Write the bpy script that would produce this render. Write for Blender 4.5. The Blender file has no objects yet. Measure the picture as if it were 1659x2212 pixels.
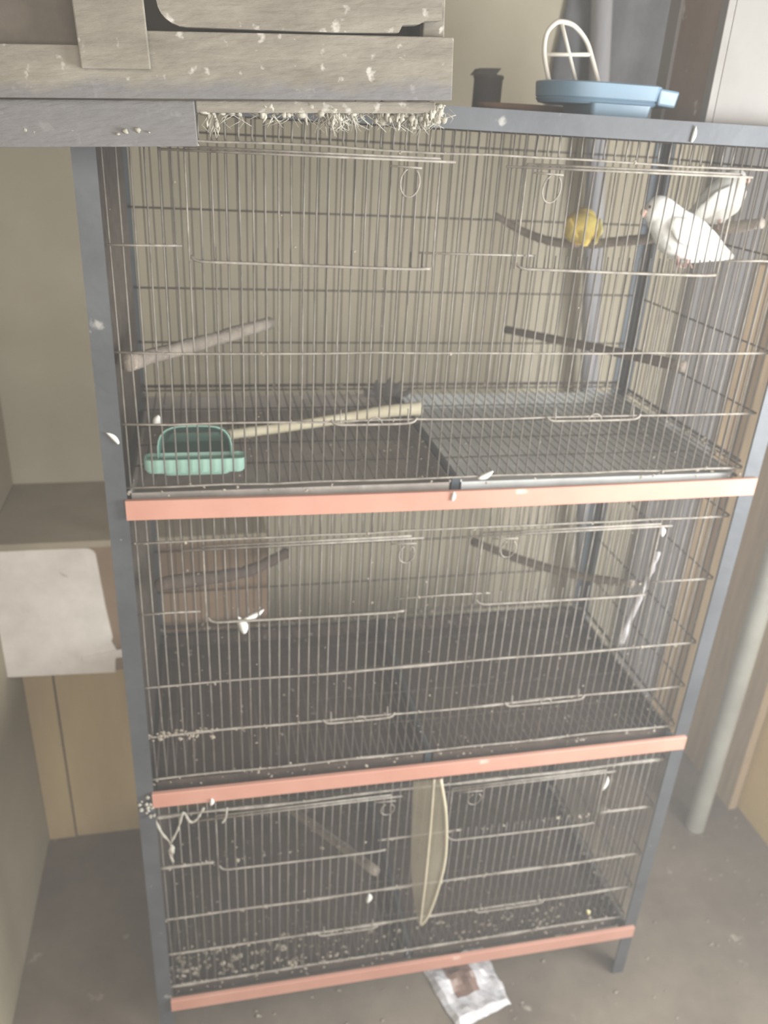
import bpy, bmesh, math, random
from mathutils import Vector, Matrix, noise
random.seed(7)
scene = bpy.context.scene
col = scene.collection

# ------------------------------------------------------------------ camera
CAM = Vector((0.1225, -1.1169, 1.7635))
YAW, PITCH, ROLL, FPX = 0.2321, -0.4438, 0.0597, 1754.4
cy, sy, cp, sp = math.cos(YAW), math.sin(YAW), math.cos(PITCH), math.sin(PITCH)
FWD = Vector((sy*cp, cy*cp, sp))
R0 = Vector((cy, -sy, 0)); U0 = R0.cross(FWD)
RIGHT = R0*math.cos(ROLL) + U0*math.sin(ROLL)
UP = U0*math.cos(ROLL) - R0*math.sin(ROLL)
cam = bpy.data.cameras.new('camera'); cam_o = bpy.data.objects.new('camera', cam)
col.objects.link(cam_o); scene.camera = cam_o
cam.sensor_fit = 'HORIZONTAL'; cam.sensor_width = 36.0
cam.lens = 36.0*FPX/1659.0; cam.clip_start = 0.02
m = Matrix((RIGHT, UP, -FWD)).transposed().to_4x4(); m.translation = CAM
cam_o.matrix_world = m
cam.dof.use_dof = True; cam.dof.focus_distance = 0.80; cam.dof.aperture_fstop = 7.0

# ------------------------------------------------------------------ world and light
w = bpy.data.worlds.new('world'); scene.world = w; w.use_nodes = True
bg = w.node_tree.nodes['Background']
bg.inputs[0].default_value = (0.86, 0.90, 1.0, 1); bg.inputs[1].default_value = 0.5
# dusty air filling the place
vol = w.node_tree.nodes.new('ShaderNodeVolumeScatter')
vol.inputs['Color'].default_value = (1.0, 0.965, 0.92, 1); vol.inputs['Density'].default_value = 0.09; vol.inputs['Anisotropy'].default_value = 0.1
w.node_tree.links.new(vol.outputs[0], w.node_tree.nodes['World Output'].inputs['Volume'])
def area(name, loc, target, sx, sz, power, colr):
    l = bpy.data.lights.new(name, 'AREA'); l.shape = 'RECTANGLE'; l.size = sx; l.size_y = sz
    l.energy = power; l.color = colr
    o = bpy.data.objects.new(name, l); col.objects.link(o); o.location = loc
    o.rotation_euler = (Vector(target)-Vector(loc)).to_track_quat('-Z', 'Y').to_euler()
    return o
# daylight from the doorway to the right of the cages
area('doorway_daylight', (1.85, -0.80, 1.42), (0.7, 0.12, 1.40), 0.9, 0.85, 62.0, (0.95, 0.98, 1.0))
# added fill lamp behind the camera, replacing sky light lost in the air
area('front_fill', (0.35, -3.0, 1.8), (0.45, 0.2, 1.1), 3.8, 1.8, 96.0, (1.0, 0.945, 0.865))
scene.view_settings.view_transform = 'Standard'; scene.view_settings.look = 'None'
scene.view_settings.gamma = 1.0; scene.view_settings.use_curve_mapping = False
scene.view_settings.exposure = 0.43
cy_ = scene.cycles
cy_.max_bounces = 6; cy_.diffuse_bounces = 4; cy_.glossy_bounces = 2; cy_.transmission_bounces = 2; cy_.volume_bounces = 0; cy_.transparent_max_bounces = 8
cy_.use_adaptive_sampling = True; cy_.adaptive_threshold = 0.03; cy_.use_denoising = True

# ------------------------------------------------------------------ helpers
def at(px, py, y):
    d = FWD + RIGHT*((px-829.5)/FPX) - UP*((py-1106)/FPX)
    return CAM + d*((y-CAM.y)/d.y)

def srgb(h):
    return tuple(((c/255)/12.92 if c/255 <= 0.04045 else ((c/255+0.055)/1.055)**2.4) for c in h)

MATS = {}
def mat(name, c1, c2=None, rough=0.8, scale=8.0, bump=0.0, metal=0.0, spots=None, spot_amt=0.62, stretch=None,
        alpha=None, trans=0.0, detail=6.0, bscale=None):
    if name in MATS: return MATS[name]
    M = bpy.data.materials.new(name); M.use_nodes = True
    nt = M.node_tree; N = nt.nodes; L = nt.links; b = N['Principled BSDF']
    c1 = srgb(c1); c2 = srgb(c2) if c2 else tuple(x*0.75 for x in c1)
    b.inputs['Roughness'].default_value = rough; b.inputs['Metallic'].default_value = metal
    tc = N.new('ShaderNodeTexCoord'); mp = N.new('ShaderNodeMapping')
    L.new(tc.outputs['Object'], mp.inputs[0])
    if stretch: mp.inputs['Scale'].default_value = stretch
    nz = N.new('ShaderNodeTexNoise'); nz.inputs['Scale'].default_value = scale; nz.inputs['Detail'].default_value = detail
    nz.inputs['Roughness'].default_value = 0.65
    L.new(mp.outputs[0], nz.inputs['Vector'])
    rp = N.new('ShaderNodeValToRGB'); rp.color_ramp.elements[0].position = 0.32; rp.color_ramp.elements[1].position = 0.68
    rp.color_ramp.elements[0].color = (*c2, 1); rp.color_ramp.elements[1].color = (*c1, 1)
    L.new(nz.outputs['Fac'], rp.inputs[0]); out = rp.outputs[0]
    if spots:
        n2 = N.new('ShaderNodeTexNoise'); n2.inputs['Scale'].default_value = scale*4.3; n2.inputs['Detail'].default_value = 3
        L.new(tc.outputs['Object'], n2.inputs['Vector'])
        r2 = N.new('ShaderNodeValToRGB'); r2.color_ramp.elements[0].position = spot_amt; r2.color_ramp.elements[1].position = spot_amt+0.08
        r2.color_ramp.elements[0].color = (0, 0, 0, 1); r2.color_ramp.elements[1].color = (1, 1, 1, 1)
        L.new(n2.outputs['Fac'], r2.inputs[0])
        mx = N.new('ShaderNodeMix'); mx.data_type = 'RGBA'
        L.new(r2.outputs[0], mx.inputs[0]); L.new(out, mx.inputs[6]); mx.inputs[7].default_value = (*srgb(spots), 1)
        out = mx.outputs[2]
    L.new(out, b.inputs['Base Color'])
    if bump:
        bp = N.new('ShaderNodeBump'); bp.inputs['Strength'].default_value = bump; bp.inputs['Distance'].default_value = 0.004
        n3 = N.new('ShaderNodeTexNoise'); n3.inputs['Scale'].default_value = bscale or scale*6; n3.inputs['Detail'].default_value = 5
        L.new(mp.outputs[0], n3.inputs['Vector']); L.new(n3.outputs['Fac'], bp.inputs['Height'])
        L.new(bp.outputs[0], b.inputs['Normal'])
    if alpha is not None: b.inputs['Alpha'].default_value = alpha
    if trans: b.inputs['Transmission Weight'].default_value = trans
    MATS[name] = M; return M

class MB:
    def __init__(s): s.v = []; s.f = []
    def add(s, vs, fs):
        o = len(s.v); s.v += [Vector(v) for v in vs]; s.f += [tuple(i+o for i in f) for f in fs]; return s
    def box(s, a, b):
        x0, y0, z0 = a; x1, y1, z1 = b
        return s.add([(x0,y0,z0),(x1,y0,z0),(x1,y1,z0),(x0,y1,z0),(x0,y0,z1),(x1,y0,z1),(x1,y1,z1),(x0,y1,z1)],
                     [(0,3,2,1),(4,5,6,7),(0,1,5,4),(1,2,6,5),(2,3,7,6),(3,0,4,7)])
    def tube(s, pts, rad, n=6, caps=True):
        pts = [Vector(p) for p in pts]; k = len(pts)
        rad = [rad]*k if not isinstance(rad, (list, tuple)) else rad
        t0 = (pts[1]-pts[0]).normalized()
        ref = Vector((0, 0, 1)) if abs(t0.z) < 0.9 else Vector((1, 0, 0))
        u = t0.cross(ref).normalized(); vs = []
        for i, p in enumerate(pts):
            t = (pts[min(i+1, k-1)]-pts[max(i-1, 0)]).normalized()
            u = (u - t*u.dot(t)).normalized(); w_ = t.cross(u)
            for j in range(n):
                a = 2*math.pi*j/n
                vs.append(p + (u*math.cos(a)+w_*math.sin(a))*rad[i])
        fs = [(i*n+j, i*n+(j+1) % n, (i+1)*n+(j+1) % n, (i+1)*n+j) for i in range(k-1) for j in range(n)]
        if caps: fs += [tuple(range(n-1, -1, -1)), tuple(range((k-1)*n, k*n))]
        return s.add(vs, fs)
    def loft(s, rings, caps=True, closed=True):
        n = len(rings[0]); vs = [p for r in rings for p in r]; k = len(rings)
        fs = [(i*n+j, i*n+(j+1) % n, (i+1)*n+(j+1) % n, (i+1)*n+j) for i in range(k-1) for j in range(n if closed else n-1)]
        if caps: fs += [tuple(range(n-1, -1, -1)), tuple(range((k-1)*n, k*n))]
        return s.add(vs, fs)
    def prism(s, poly, d):          # poly: list of points, d: extrusion vector
        d = Vector(d); n = len(poly); a = [Vector(p) for p in poly]
        fs = [tuple(range(n-1, -1, -1)), tuple(range(n, 2*n))] + [(i, (i+1) % n, n+(i+1) % n, n+i) for i in range(n)]
        return s.add(a+[p+d for p in a], fs)
    def ball(s, c, r, seg=8, rings=6, jit=0.0, rot=None):
        c = Vector(c); r = Vector(r) if not isinstance(r, (int, float)) else Vector((r, r, r)); vs = []
        for i in range(1, rings):
            th = math.pi*i/rings
            for j in range(seg):
                ph = 2*math.pi*j/seg; q = 1+random.uniform(-jit, jit)
                v = Vector((r.x*math.sin(th)*math.cos(ph)*q, r.y*math.sin(th)*math.sin(ph)*q, r.z*math.cos(th)*q))
                vs.append(c+(rot @ v if rot else v))
        top = Vector((0, 0, r.z)); vs += [c+(rot @ top if rot else top), c-(rot @ top if rot else top)]
        t, b = len(vs)-2, len(vs)-1
        fs = [(i*seg+j, (i+1)*seg+j, (i+1)*seg+(j+1) % seg, i*seg+(j+1) % seg) for i in range(rings-2) for j in range(seg)]
        fs += [(t, j, (j+1) % seg) for j in range(seg)] + [(b, (rings-2)*seg+(j+1) % seg, (rings-2)*seg+j) for j in range(seg)]
        return s.add(vs, fs)
    def build(s, name, material, parent=None, smooth=False, bevel=0.0, local=False, seg=2):
        me = bpy.data.meshes.new(name)
        off = Vector((0, 0, 0)) if (parent is None or local) else world_loc(parent)
        me.from_pydata([tuple(v-off) for v in s.v], [], s.f); me.update()
        bm = bmesh.new(); bm.from_mesh(me); bmesh.ops.recalc_face_normals(bm, faces=bm.faces)
        if bevel:
            bmesh.ops.bevel(bm, geom=[e for e in bm.edges if e.is_manifold and e.calc_face_angle(0) > 0.5],
                            offset=bevel, segments=seg, affect='EDGES', profile=0.5, clamp_overlap=True)
        if smooth == 'auto':
            for e in bm.edges: e.smooth = e.calc_face_angle(0) < 0.6
        bm.to_mesh(me); bm.free()
        if smooth:
            for p in me.polygons: p.use_smooth = True
        me.materials.append(material)
        o = bpy.data.objects.new(name, me); col.objects.link(o)
        if parent is not None: o.parent = parent
        return o
def world_loc(o):
    v = Vector((0, 0, 0))
    while o is not None: v += o.location; o = o.parent
    return v
def tag(o, label, cat, group=None, kind=None):
    if label: o['label'] = label
    if cat: o['category'] = cat
    if group: o['group'] = group
    if kind: o['kind'] = kind
    return o
def thing(name, label, cat, loc=(0, 0, 0), rot=(0, 0, 0), group=None):
    o = bpy.data.objects.new(name, None); o.empty_display_size = 0.05; col.objects.link(o)
    o.location = loc; o.rotation_euler = rot
    return tag(o, label, cat, group)
def struct(o): o['kind'] = 'structure'; return o
def stuff(o): o['kind'] = 'stuff'; return o
def curve_pts(ctrl, n=10):                     # Catmull-Rom through control points
    c = [Vector(p) for p in ctrl]; c = [c[0]*2-c[1]] + c + [c[-1]*2-c[-2]]; out = []
    for i in range(1, len(c)-2):
        for k in range(n):
            t = k/n; p0, p1, p2, p3 = c[i-1:i+3]
            out.append(0.5*((2*p1)+(p2-p0)*t+(2*p0-5*p1+4*p2-p3)*t*t+(-p0+3*p1-3*p2+p3)*t**3))
    return out+[c[-2]]
def rrect(cx, cy_, w_, d, r, z, n=6):
    pts = []
    for sx, sy_, a0 in ((1, 1, 0), (-1, 1, 90), (-1, -1, 180), (1, -1, 270)):
        for k in range(n+1):
            a = math.radians(a0+90*k/n)
            pts.append(Vector((cx+sx*(w_/2-r)+r*math.cos(a), cy_+sy_*(d/2-r)+r*math.sin(a), z)))
    return pts

# ------------------------------------------------------------------ materials
M_wall = mat('cream_plaster', (186, 177, 155), (172, 162, 140), 0.9, 3.0, 0.25)
M_wall_left = mat('tan_plaster', (168, 156, 130), (152, 140, 116), 0.9, 3.0, 0.2)
M_wall_right = mat('yellow_plaster', (242, 212, 132), (230, 196, 118), 0.9, 3.5, 0.2)
M_floor = mat('dirty_concrete', (130, 118, 102), (94, 82, 71), 0.92, 3.2, 0.5, spots=(170, 160, 145), spot_amt=0.66)
M_ceil = mat('ceiling_plaster', (150, 142, 128), (138, 130, 116), 0.9, 3.0)
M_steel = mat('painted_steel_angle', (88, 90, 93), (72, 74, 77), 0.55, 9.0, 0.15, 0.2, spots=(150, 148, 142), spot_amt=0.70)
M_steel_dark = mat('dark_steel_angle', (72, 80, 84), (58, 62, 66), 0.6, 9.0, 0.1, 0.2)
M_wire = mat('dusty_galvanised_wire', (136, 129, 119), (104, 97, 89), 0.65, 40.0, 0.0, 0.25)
M_wire_dark = mat('dark_wire', (98, 88, 78), (74, 65, 58), 0.7, 40.0, 0.0, 0.35)  # darker wire tone for the cage backs, sides, roofs and floors
M_cross = mat('dusty_cross_wire', (168, 160, 148), (122, 114, 104), 0.7, 60.0, 0.0, 0.3)
M_orange = mat('orange_painted_strip', (197, 146, 127), (184, 130, 111), 0.6, 5.0, 0.05, spots=(226, 196, 180), spot_amt=0.72)
M_tray_metal = mat('galvanised_tray', (216, 216, 212), (182, 182, 178), 0.5, 9.0, 0.1, 0.1, spots=(226, 226, 222), spot_amt=0.64)
M_tray_grey = mat('dusty_grey_tray', (182, 172, 162), (150, 141, 132), 0.85, 12.0, 0.4, 0.0, spots=(178, 172, 164), spot_amt=0.66)
M_tray_dirt = mat('soiled_tray', (84, 68, 56), (58, 46, 38), 0.9, 14.0, 0.6, spots=(150, 142, 132), spot_amt=0.67)
M_wood = mat('grimy_grey_wood', (144, 137, 124), (112, 105, 94), 0.88, 14.0, 0.6, spots=(184, 178, 168), spot_amt=0.635, stretch=(0.5, 1, 2.2))
M_wood_dark = mat('grimy_dark_wood', (128, 116, 100), (106, 95, 82), 0.9, 8.0, 0.3)
M_mesh_dark = mat('dark_mesh', (104, 95, 84), (90, 82, 73), 0.9, 30.0, 0.2)
M_blue = mat('pale_blue_plastic', (114, 138, 155), (100, 126, 145), 0.35, 4.0, 0.03)
M_white_pl = mat('off_white_plastic', (214, 208, 196), (198, 190, 178), 0.45, 12.0)
M_teal = mat('teal_green_plastic', (150, 184, 168), (132, 168, 152), 0.4, 5.0, 0.05)
M_teal_d = mat('smoky_green_plastic', (104, 142, 130), (88, 124, 114), 0.25, 5.0, alpha=0.88)
M_bark = mat('grey_bark', (168, 156, 142), (132, 120, 108), 0.9, 26.0, 0.7, spots=(196, 190, 178), spot_amt=0.68)
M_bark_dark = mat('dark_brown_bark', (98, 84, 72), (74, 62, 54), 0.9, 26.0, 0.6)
M_bark_mid = mat('mid_grey_bark', (134, 122, 110), (106, 94, 84), 0.9, 26.0, 0.6, spots=(170, 162, 150), spot_amt=0.68)
M_bark_white = mat('dropping_covered_stick', (188, 184, 184), (146, 140, 138), 0.9, 40.0, 0.6)
M_peeled = mat('peeled_pale_stick', (206, 198, 172), (186, 174, 146), 0.75, 18.0, 0.2)
M_bird_w = mat('white_feathers', (243, 242, 236), (230, 228, 220), 0.85, 40.0, 0.25, stretch=(1, 1, 1), bscale=160)
M_bird_y = mat('yellow_feathers', (236, 216, 118), (228, 194, 104), 0.85, 24.0, 0.25, bscale=160)
M_bird_yp = mat('pale_yellow_feathers', (240, 230, 166), (232, 216, 140), 0.85, 24.0, 0.2, bscale=160)
M_beak = mat('pink_beak', (226, 190, 172), (214, 172, 154), 0.5, 30.0)
M_eye = mat('dark_eye', (60, 30, 30), (40, 20, 20), 0.2, 30.0)
M_foot = mat('pink_feet', (206, 174, 164), (186, 152, 142), 0.7, 60.0)
M_fluff = mat('dusty_fluff', (172, 162, 145), (128, 117, 102), 0.95, 60.0, 0.4)
M_straw = mat('dry_seed_straw', (184, 179, 165), (150, 144, 130), 0.9, 60.0, 0.3)
M_feather = mat('white_feather', (238, 236, 230), (222, 218, 208), 0.9, 60.0)
M_feather_y = mat('yellowish_feather', (226, 220, 170), (206, 198, 146), 0.9, 60.0)
M_whitepanel = mat('worn_white_sheet', (240, 232, 224), (214, 206, 196), 0.7, 9.0, 0.25, spots=(160, 150, 138), spot_amt=0.70)
M_cup = mat('brown_chipboard', (150, 126, 102), (130, 108, 88), 0.88, 7.0, 0.3)
M_cuptop = mat('dusty_cupboard_top', (172, 160, 138), (152, 140, 120), 0.95, 5.0, 0.3)
M_ply = mat('tan_plywood', (196, 172, 128), (178, 155, 114), 0.85, 4.0, 0.15, stretch=(3, 1, 0.6))
M_pipe = mat('grey_plastic_pipe', (172, 172, 162), (150, 149, 140), 0.5, 6.0, 0.1)
M_plank = mat('brown_plank', (214, 190, 152), (178, 152, 118), 0.85, 9.0, 0.3, stretch=(4, 4, 0.35))
M_plank_g = mat('grey_board', (168, 167, 170), (146, 144, 146), 0.8, 5.0, 0.2, stretch=(3, 3, 0.5))
M_cloth = mat('dark_grey_cloth', (112, 112, 114), (94, 94, 97), 0.95, 20.0, 0.3)
M_rust = mat('rusty_brown_plate', (150, 118, 92), (112, 88, 72), 0.85, 20.0, 0.4)
M_tin = mat('sooty_tin', (86, 78, 72), (64, 58, 54), 0.7, 20.0, 0.3)
M_palebox = mat('pale_painted_board', (144, 140, 135), (130, 125, 120), 0.7, 5.0, 0.15)
M_sidebox = mat('stained_brown_board', (160, 140, 126), (134, 112, 100), 0.85, 6.0, 0.3, spots=(206, 198, 188), spot_amt=0.64)
M_plastic = mat('yellowed_clear_plastic', (186, 176, 152), (170, 160, 136), 0.35, 10.0, alpha=0.45)
M_plastic_e = mat('yellowed_plastic_rim', (204, 194, 168), (188, 178, 152), 0.4, 10.0)
M_bag = mat('crumpled_white_plastic', (222, 220, 220), (190, 186, 186), 0.3, 14.0, 0.3)
M_bag_b = mat('brown_print_plastic', (150, 122, 108), (126, 100, 90), 0.4, 14.0, 0.3)

def grime_edge(src, name, z0, z1, colr):
    M = src.copy(); M.name = name; nt = M.node_tree; N = nt.nodes; L = nt.links; b = N['Principled BSDF']
    old = b.inputs['Base Color'].links[0].from_socket
    tc = N.new('ShaderNodeTexCoord'); sx = N.new('ShaderNodeSeparateXYZ'); L.new(tc.outputs['Object'], sx.inputs[0])
    nz = N.new('ShaderNodeTexNoise'); nz.inputs['Scale'].default_value = 22; L.new(tc.outputs['Object'], nz.inputs['Vector'])
    ad = N.new('ShaderNodeMath'); ad.operation = 'MULTIPLY_ADD'; ad.inputs[1].default_value = 0.03; L.new(nz.outputs['Fac'], ad.inputs[0]); L.new(sx.outputs['Z'], ad.inputs[2])
    mr = N.new('ShaderNodeMapRange'); mr.inputs[1].default_value = z0+0.015; mr.inputs[2].default_value = z1+0.015; mr.inputs[3].default_value = 0.85; mr.inputs[4].default_value = 0.0
    L.new(ad.outputs[0], mr.inputs[0])
    mx = N.new('ShaderNodeMix'); mx.data_type = 'RGBA'; L.new(mr.outputs[0], mx.inputs[0]); L.new(old, mx.inputs[6]); mx.inputs[7].default_value = (*srgb(colr), 1)
    L.new(mx.outputs[2], b.inputs['Base Color']); return M
M_wood_rail = grime_edge(M_wood, 'grimy_rail_wood', 0.008, 0.020, (112, 110, 110))

# ------------------------------------------------------------------ room
XL, XR, YB, ZC = -0.335, 1.61, 0.79, 2.6
struct(MB().box((-1.6, -3.2, -0.06), (3.2, 0.9, 0.0)).build('floor', M_floor))
struct(MB().box((XL-0.1, YB, 0), (XR+0.1, YB+0.1, ZC)).build('wall_back', M_wall))
struct(MB().box((XL-0.1, -0.30, 0), (XL, YB, ZC)).build('wall_left', M_wall_left))
struct(MB().box((XR, -0.35, 0), (XR+0.1, YB, ZC)).build('wall_right', M_wall_right))
struct(MB().box((XL-0.1, -1.6, ZC), (XR+0.1, YB+0.1, ZC+0.06)).build('ceiling', M_ceil))

# ------------------------------------------------------------------ steel stand
ZT = 1.79; D = 0.458
TIERS = [1.265, 0.714, 0.166]
stand = thing('cage_stand', 'tall grey angle steel stand holding three tiers of bird cages', 'stand', (0.5, 0.22, 0))
F = 0.028; T = 0.004
def angle_post(x, y, sx, sy_, z1, material):
    mb = MB()
    mb.box((min(x, x+sx*F), min(y, y+sy_*T), 0.0), (max(x, x+sx*F), max(y, y+sy_*T), z1))
    mb.box((min(x, x+sx*T), min(y+sy_*T, y+sy_*F), 0.0), (max(x, x+sx*T), max(y+sy_*T, y+sy_*F), z1))
    return mb.build('post', material, stand)
X0, X1, Y0, Y1 = -0.022, 1.024, -0.02, D+0.016
angle_post(X0, Y0, 1, 1, ZT-0.003, M_steel); angle_post(X1, Y0, -1, 1, ZT-0.003, M_steel)
angle_post(X0, Y1, 1, -1, ZT-0.003, M_steel_dark); angle_post(X1, Y1, -1, -1, ZT-0.003, M_steel_dark)
MB().box((X0-0.004, Y0-0.004, ZT-0.026), (X1+0.004, Y0-0.0005, ZT)).build('top_rail', M_steel, stand)
MB().box((X0-0.004, Y1, ZT-0.026), (X1+0.004, Y1+0.004, ZT)).build('top_rail', M_steel_dark, stand)
MB().box((X0-0.004, Y0, ZT-0.026), (X0-0.0005, Y1, ZT)).build('top_rail', M_steel_dark, stand)
MB().box((X1+0.0005, Y0, ZT-0.026), (X1+0.004, Y1, ZT)).build('top_rail', M_steel_dark, stand)
MB().box((X0, Y0, ZT-0.0025), (X1, Y1, ZT)).build('top_sheet', M_steel_dark, stand)
for s in TIERS:
    for x in (X0+T, X1-T-F*0.7):
        MB().box((x, Y0+T, s-0.038), (x+F*0.7, Y1-T, s-0.034)).build('shelf_rail', M_steel_dark, stand)
    MB().box((X0+F, Y1-T-0.003, s-0.034), (X1-F, Y1-T, s-0.008)).build('shelf_rail', M_steel_dark, stand)
    MB().box((X0+F, Y0, s-0.034), (X1-F, Y0+T, s-0.012)).build('shelf_rail', M_steel_dark, stand)

# ------------------------------------------------------------------ three wire cages
PITCHW = 0.0163; NB = 61; WR = 0.00125
xs = [0.011+PITCHW*i for i in range(NB)]
ys = [0.012+PITCHW*i for i in range(27)]
cage_labels = ['uppermost wire bird cage, holding two white birds and a yellow one',
               'middle wire bird cage between the upper and middle orange strips, no birds inside',
               'lowest wire bird cage near the floor, clogged with dust and husks']
doors = [(0.108, 0.432), (0.552, 0.870)]
def wob(a=0.0012): return random.uniform(-a, a)
for ti, s in enumerate(TIERS):
    c = thing('bird_cage', cage_labels[ti], 'bird cage', (0.5, 0.22, s-0.03), group='stacked wire cage tiers')
    top = s+0.498 if ti == 0 else s+0.508
    bot = s+0.010
    z_d0, z_d1 = s+0.327, s+0.462
    # upright bars: front (with two door openings), back, two sides
    fb = MB()
    for x in xs:
        a, b = x+wob(), x+wob()
        in_d = any(d0+0.004 < x < d1-0.004 for d0, d1 in doors)
        if in_d:
            fb.tube([(a, 0, bot), (x, wob(), s+0.345)], WR, 5); fb.tube([(x, 0, s+0.470), (b, 0, top)], WR, 5)
        else:
            fb.tube([(a, 0, bot), (x+wob(), wob(), s+0.2), (b, 0, top)], WR, 5)
    stuff(fb.build('front_bars', M_wire, c, True))
    bb = MB()
    for x in xs: bb.tube([(x+wob(), D, bot), (x+wob(), D, top)], WR, 5)
    stuff(bb.build('back_bars', M_wire_dark, c, True))
    for xx in (0.0, 1.0):
        sb = MB()
        for y in ys: sb.tube([(xx, y+wob(), bot), (xx, y+wob(), top)], WR, 5)
        stuff(sb.build('side_bars', M_wire_dark, c, True))
    tb = MB()
    for x in xs[::2]: tb.tube([(x, 0, top), (x, D, top)], WR, 4)
    stuff(tb.build('roof_bars', M_wire_dark, c, True))
    fg = MB()
    for x in xs: fg.tube([(x+wob(), 0.004, bot-0.002), (x+wob(), D-0.004, bot-0.002)], WR*0.9, 4)
    for y in (0.09, 0.18, 0.27, 0.36): fg.tube([(0.003, y, bot-0.005), (0.997, y, bot-0.005)], WR, 4)
    stuff(fg.build('floor_grid', M_wire_dark, c, True))
    # cross wires run round the cage
    r = 0.0016 if ti < 2 else 0.0022
    for dz in (0.470, 0.345, 0.206, 0.105, 0.010):
        if dz == 0.345:
            spans = [(0, doors[0][0]-0.008), (doors[0][1]-0.02, doors[1][0]+0.03), (doors[1][1]+0.01, 1.0)]
        else: spans = [(0, 1.0)]
        for a, b in spans:
            k = max(2, int((b-a)*14)); pts = [(a+(b-a)*i/k, -0.0032+wob(0.0006), s+dz+wob(0.0012 if ti < 2 else 0.0022)) for i in range(k+1)]
            rr_ = r
            if ti == 2 or (ti == 1 and dz < 0.21):
                k = int((b-a)*90); ph = random.random()*9
                pts = [(a+(b-a)*i/k, -0.0034, s+dz+0.0035*noise.noise(Vector((i*0.06, ph, 0)))) for i in range(k+1)]
                rr_ = [r*(0.85+1.5*max(0, noise.noise(Vector((i*0.13, ph, 3)))+0.1)+random.uniform(0, 0.35)) for i in range(k+1)]
            MB().tube(pts, rr_, 6).build('cross_wire', M_cross, c, True)
        MB().tube([(0, D+0.003, s+dz), (1, D+0.003, s+dz)], 0.0017, 5).build('cross_wire', M_wire_dark, c, True)
        for xx in (-0.003, 1.003):
            MB().tube([(xx, 0, s+dz), (xx, D, s+dz)], 0.0017, 5).build('cross_wire', M_wire_dark, c, True)
    for z in (s-0.006, s+0.021):
        MB().tube([(0, D-0.004, z), (1, D-0.004, z)], 0.003, 5).build('rim_wire', M_wire_dark, c, True)
        MB().tube([(0.996, 0, z), (0.996, D, z)], 0.003, 5).build('rim_wire', M_wire_dark, c, True)
    # doors
    for di, (d0, d1) in enumerate(doors):
        yy = -0.007
        dr = MB()
        dr.tube(curve_pts([(d0+0.002, yy+0.003, z_d0+0.006), (d0+0.012, yy-0.003, z_d0+0.001), (d0+0.05, yy-0.004, z_d0), (d1-0.05, yy-0.004, z_d0-0.003), (d1-0.004, yy-0.003, z_d0-0.002)], 5), 0.0021, 6)
        dr.tube([(d0, yy, z_d1), (d1, yy, z_d1+0.001)], 0.0018, 6)
        for x in (d0, d1): dr.tube([(x, yy, z_d0), (x, yy, z_d1)], WR, 5)
        door = dr.build('door', M_cross, c, True)
        db = MB(); x = d0+PITCHW
        while x < d1-0.008:
            db.tube([(x+wob(), yy, z_d0-0.002), (x+wob(), yy, z_d1)], WR, 5); x += PITCHW
        stuff(db.build('door_bars', M_wire, door, True))
        db = MB(); db.tube([(d0-0.03, yy-0.003, z_d1-0.004), (d1+0.02, yy-0.003, z_d1-0.002)], 0.0017, 5)
        db.build('hinge_wire', M_cross, door, True)
        lx = (0.592, 0.395)[di == 0] if ti == 0 else (0.600, 0.428)[di == 0]
        lz = s+0.437
        rg = MB(); rp_ = [(lx+0.013*math.sin(t)-0.003, yy-0.005-0.004*math.cos(t), lz-0.004+0.018*math.cos(t)) for t in [0.45+i*0.36 for i in range(16)]]
        rg.tube(rp_, 0.0012, 5); rg.tube([(lx-0.03, yy-0.003, lz+0.015), (lx+0.012, yy-0.004, lz+0.014)], 0.0013, 5)
        rg.build('latch_ring', M_cross, door, True)
    # small feeder flaps hooked over the lower cross wires
    for f0, f1 in ((0.30, 0.425), (0.635, 0.79)):
        fl = MB(); yy = -0.0085; z0, z1 = s+0.101, s+0.198
        fl.tube(curve_pts([(f0-0.002, -0.004, z0+0.006), (f0+0.006, yy, z0+0.001), (f0+0.03, yy, z0), (f1-0.03, yy, z0), (f1-0.006, yy, z0+0.002), (f1+0.002, -0.004, z0+0.007)], 4), 0.0019, 6)
        for x in (f0+0.012, f1-0.012): fl.tube([(x, yy, z0), (x, -0.004, z0+0.022)], 0.0011, 5)
        fo = fl.build('feeder_flap', M_cross, c, True)
        hk = MB(); hx = (f0+f1)/2
        hk.tube([(hx+0.011*math.cos(t), yy-0.001, z0+0.011*math.sin(t)) for t in [math.pi*i/8 for i in range(9)]], 0.0011, 5)
        hk.build('hook', M_cross, fo, True)
    # trays
    for k, (a, b) in enumerate(((0.008, 0.492), (0.508, 0.992))):
        t = MB(); z0, z1 = s-0.030, s+0.002; y0, y1 = 0.004, D-0.010
        t.box((a, y0, z0), (b, y1, z0+0.002)); t.box((a, y0, z0), (a+0.002, y1, z1)); t.box((b-0.002, y0, z0), (b, y1, z1))
        t.box((a, y0, z0), (b, y0+0.002, z1-0.004)); t.box((a, y1-0.002, z0), (b, y1, z1))
        o = t.build('tray', (M_tray_dirt, M_tray_grey, M_tray_metal)[0 if ti else 1+k], c)
        o['label'] = 'bare galvanised metal tray' if (ti == 0 and k) else ('tray crusted with dark droppings' if ti else 'dusty brownish grey tray')
    MB().box((0.494, 0.004, s-0.03), (0.506, D-0.006, s+0.005)).build('tray_divider', M_steel_dark, c)
    # orange strip, slightly bowed
    n = 12; rings = []
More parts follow.
